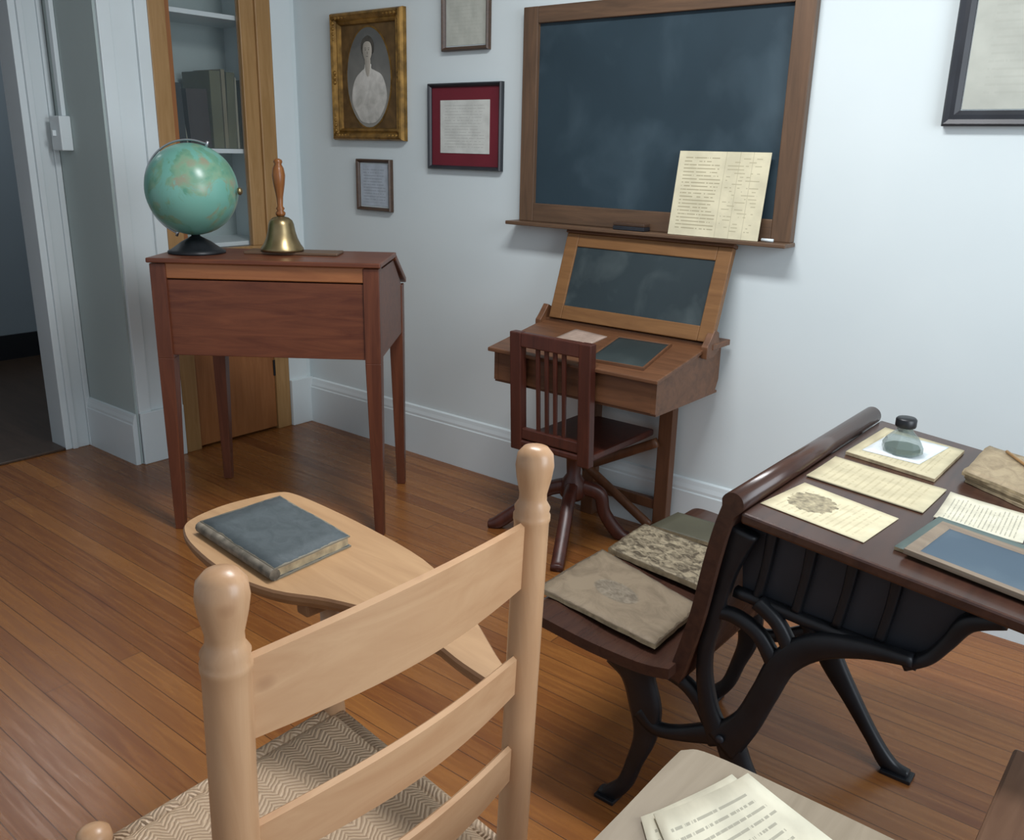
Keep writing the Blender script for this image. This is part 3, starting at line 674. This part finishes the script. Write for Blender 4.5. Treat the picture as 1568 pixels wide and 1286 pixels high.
for i,z in enumerate((.16,.30)):
    rod('rung_front_%d'%i,(FLX,FLY,z),(.24,.225,z),.011,M_pinex,LC);rod('rung_left_%d'%i,(BLX,-.215,z+.03),(FLX,FLY,z+.03),.011,M_pine,LC)
    rod('rung_right_%d'%i,(.205,-.21,z+.03),(.24,.225,z+.03),.011,M_pine,LC)
rod('rung_back',(BLX,-.215,.24),(.205,-.215,.24),.011,M_pinex,LC)
m,nt,b=newmat('woven_splint');t=N(nt,'ShaderNodeTexCoord');s=N(nt,'ShaderNodeSeparateXYZ')
wv=N(nt,'ShaderNodeVectorMath',operation='ADD');L(nt,t.outputs['Object'],wv.inputs[0])
wn=N(nt,'ShaderNodeTexNoise');wn.inputs['Scale'].default_value=26;wn.inputs['Detail'].default_value=3;L(nt,t.outputs['Object'],wn.inputs['Vector'])
wsc=N(nt,'ShaderNodeVectorMath',operation='SCALE');wsc.inputs['Scale'].default_value=.014;L(nt,wn.outputs['Color'],wsc.inputs[0]);L(nt,wsc.outputs[0],wv.inputs[1])
L(nt,wv.outputs[0],s.inputs[0])
zig=mth(nt,'PINGPONG',s.outputs[0],.019)
ph=mth(nt,'ADD',s.outputs[1],mth(nt,'MULTIPLY',zig,.85))
st1=mth(nt,'PINGPONG',mth(nt,'MULTIPLY',ph,240),1)
nz=noise(nt,objco(nt,(60,60,60)),1,4,.5)
hgt=mth(nt,'MULTIPLY',st1,mth(nt,'ADD',.5,mth(nt,'MULTIPLY',nz,.8)))
c=ramp(nt,hgt,[(.02,lin('#8d7359')),(.22,lin('#bda184')),(.8,lin('#d6bc9c'))])
c=mixc(nt,mth(nt,'MULTIPLY',nz,.45),c,lin('#a98d70'))
L(nt,c,b.inputs['Base Color']);b.inputs['Roughness'].default_value=.5;bump(nt,b,hgt,.55,.004);M_weave=m
bm=bmesh.new();n=16;T=[]
for j in range(n+1):
    v_=j/n;xl=BLX+(FLX-BLX)*v_;xr=.205+.035*v_
    T.append([bm.verts.new((xl+(xr-xl)*i/n,-.205+(FLY+.205+(.02*i/n))*v_,.468-.012*math.sin(math.pi*i/n)*math.sin(math.pi*v_)-(.012 if i in(0,n) or j in (0,n) else 0))) for i in range(n+1)])
for j in range(n):
    for i in range(n): bm.faces.new((T[j][i],T[j][i+1],T[j+1][i+1],T[j+1][i]))
ret=bmesh.ops.extrude_face_region(bm,geom=bm.faces[:]);vs=[g_ for g_ in ret['geom'] if isinstance(g_,bmesh.types.BMVert)]
for v_ in vs: v_.co.z=.440
obj('woven_seat',bm,M_weave,LC,True)
for n_,a_,b_ in (('front',(FLX,FLY),(.24,.225)),('left',(BLX,-.208),(FLX,FLY)),('right',(.205,-.205),(.24,.225)),('back',(BLX,-.212),(.205,-.212))):
    rod('seat_rail_'+n_,(*a_,.45),(*b_,.45),.014,M_weave,LC)
ow=[(2.225,-2.03),(2.208,-1.95),(2.218,-1.87),(2.232,-1.828),(2.262,-1.813),(2.35,-1.813),(2.50,-1.825),(2.67,-1.852),(2.80,-1.905),(2.88,-1.95),(2.96,-2.0),(3.02,-2.035),(3.02,-2.06),(2.94,-2.052),(2.86,-2.035),(2.76,-2.03),(2.66,-2.055),(2.57,-2.095),(2.46,-2.107),(2.34,-2.09),(2.265,-2.065)]
tp=crom([w2l(*p) for p in ow],4,True)
def inset(p,k): 
    o=[]
    for i,q in enumerate(p):
        a_=Vector(p[i-1]);b_=Vector(p[(i+1)%len(p)]);d=(b_-a_).normalized();nn=Vector((-d.y,d.x))
        o.append((q[0]+nn.x*k,q[1]+nn.y*k))
    return o
area=sum(tp[i-1][0]*tp[i][1]-tp[i][0]*tp[i-1][1] for i in range(len(tp)));sg=1 if area>0 else -1
bm=bmesh.new();rings=[]
for k,z in ((.012,.692),(.004,.698),(0,.706),(0,.714),(.003,.718)): rings.append([bm.verts.new((*p,z)) for p in inset(tp,k*sg)])
for A_,B_ in zip(rings,rings[1:]):
    for i in range(len(A_)):
        f=bm.faces.new((A_[i],A_[(i+1)%len(A_)],B_[(i+1)%len(A_)],B_[i]));f.material_index=1
f1=bm.faces.new(rings[-1]);f2=bm.faces.new(rings[0][::-1]);f2.material_index=1
bmesh.ops.triangulate(bm,faces=[f1,f2]);obj('tablet_arm',bm,[M_tab,M_tabed],LC)
cl=w2l(2.60,-2.0);box('tablet_cleat',(cl[0]-.06,cl[1]-.015,.668),(cl[0]+.10,cl[1]+.015,.692),M_tabed,LC,.004)
bkc=[(2.548,-2.072),(2.540,-1.905),(2.293,-1.872),(2.290,-2.045)]
BK=grp('cloth_bound_book',(2.39,-1.95,.7185))
def inn(c,k):
    cx=sum(p[0] for p in c)/4;cy=sum(p[1] for p in c)/4;return [(cx+(p[0]-cx)*k,cy+(p[1]-cy)*k) for p in c]
for nm,c_,z0,th,ma in (('back_cover',bkc,.7185,.0025,M_bookc),('page_block',inn(bkc,.965),.721,.016,P_edge),('front_cover',bkc,.737,.0025,M_bookc)):
    o=slab(nm,c_,lambda x,y,z0=z0:z0,th,ma,ma,0,None,6,.001 if nm=='page_block' else .0012);o.location-=Vector(BK.location);o.parent=BK
pl=[Vector((bkc[0][0]-2.39,bkc[0][1]+1.95,.0105)),Vector((bkc[3][0]-2.39,bkc[3][1]+1.95,.0105))]
tube('worn_spine',[tuple(pl[0]),tuple((pl[0]+pl[1])/2),tuple(pl[1])],.0102,plain('torn_spine','#6f675a',.8,0,.6,40),BK)

# ---------------------------------------------------------------- small writing table bottom right
WT=grp('writing_table',(3.50,-2.28,0))
tp=crom([(-.25,.26),(-.245,.29),(-.215,.303),(-.1,.305),(.1,.302),(.2,.30),(.24,.29),(.25,.25),(.25,-.25),(.24,-.29),(.2,-.30),(-.2,-.30),(-.24,-.29),(-.25,-.25),(-.248,.1)],5,True)
prism('top',tp,'z',.678,.70,M_t2,WT,0)
for i,(sx,sy) in enumerate(((-1,-1),(1,-1),(1,1),(-1,1))): tleg('leg_%d'%i,sx*.19,sy*.24,0,.65,.03,.04,M_t2,WT)
box('apron_a',(-.21,-.26,.62),(.21,-.24,.677),M_t2,WT);box('apron_b',(-.21,.24,.62),(.21,.26,.677),M_t2,WT)
slab('typed_page',[(3.52,-2.33),(3.555,-2.06),(3.335,-1.99),(3.285,-2.12)],lambda x,y:.7005,.0008,P_type,None,.005)
slab('typed_page',[(3.47,-2.34),(3.51,-2.07),(3.32,-2.0),(3.275,-2.13)],lambda x,y:.7003,.0004,P_type,None,.003)
WC=grp('wooden_chair',(3.74,-1.57,0))
box('seat',(-.21,-.21,.425),(.2,.26,.45),wood('chair_seat_wood','#5f4331','#7a5c46','y',.45),WC,.006)
for i,(sx,sy) in enumerate(((-1,-1),(1,-1),(1,1),(-1,1))): tleg('leg_%d'%i,sx*.17,sy*.17+.02,0,.425,.03,.04,M_sdz,WC)
for sy in (-1,1): box('back_post_%d'%sy,(.165,sy*.17-.018,.45),(.195,sy*.17+.018,.85),M_sdz,WC)
box('back_rail',(.168,-.15,.74),(.19,.15,.84),M_sd,WC);box('back_rail_low',(.168,-.15,.58),(.19,.15,.62),M_sd,WC)

# ---------------------------------------------------------------- lights
def area(n,loc,tgt,sx,sy,e,c):
    l=bpy.data.lights.new(n,'AREA');l.shape='RECTANGLE';l.size=sx;l.size_y=sy;l.energy=e;l.color=c
    o=bpy.data.objects.new(n,l);COL.objects.link(o);o.location=loc;o.rotation_euler=(Vector(tgt)-Vector(loc)).to_track_quat('-Z','Y').to_euler();return o
area('ceiling_light',(2.5,-1.25,2.7),(2.5,-1.25,0),1.0,.3,44,(.97,.98,1))
area('window_light',(5.1,-1.6,1.7),(1.5,-.8,.9),1.4,1.6,48,(.86,.93,1))
area('hall_fill_light',(-1.6,-1.0,2.6),(-1.6,-1.0,0),.5,.5,9,(.9,.95,1))  # unseen fill added to lift the dim hall, not a real fixture
w=bpy.data.worlds.new('world');scene.world=w;w.use_nodes=True
w.node_tree.nodes['Background'].inputs[0].default_value=(.79,.88,1,1);w.node_tree.nodes['Background'].inputs[1].default_value=.52

# ---------------------------------------------------------------- camera
yaw,pit,rol,f=math.radians(128.838),math.radians(17.022),math.radians(1.298),1376.7
fw=Vector((math.cos(yaw)*math.cos(pit),math.sin(yaw)*math.cos(pit),-math.sin(pit)))
rr=fw.cross(Vector((0,0,1))).normalized();uu=rr.cross(fw)
r2=rr*math.cos(rol)+uu*math.sin(rol);u2=-rr*math.sin(rol)+uu*math.cos(rol)
cd=bpy.data.cameras.new('camera');cd.sensor_width=36;cd.sensor_fit='HORIZONTAL';cd.lens=f*36/1590;cd.clip_start=.02
co=bpy.data.objects.new('camera',cd);COL.objects.link(co)
Mx=Matrix((( r2.x,u2.x,-fw.x,3.66),(r2.y,u2.y,-fw.y,-2.848),(r2.z,u2.z,-fw.z,1.4),(0,0,0,1)))
co.matrix_world=Mx;scene.camera=co
scene.view_settings.view_transform='Standard'
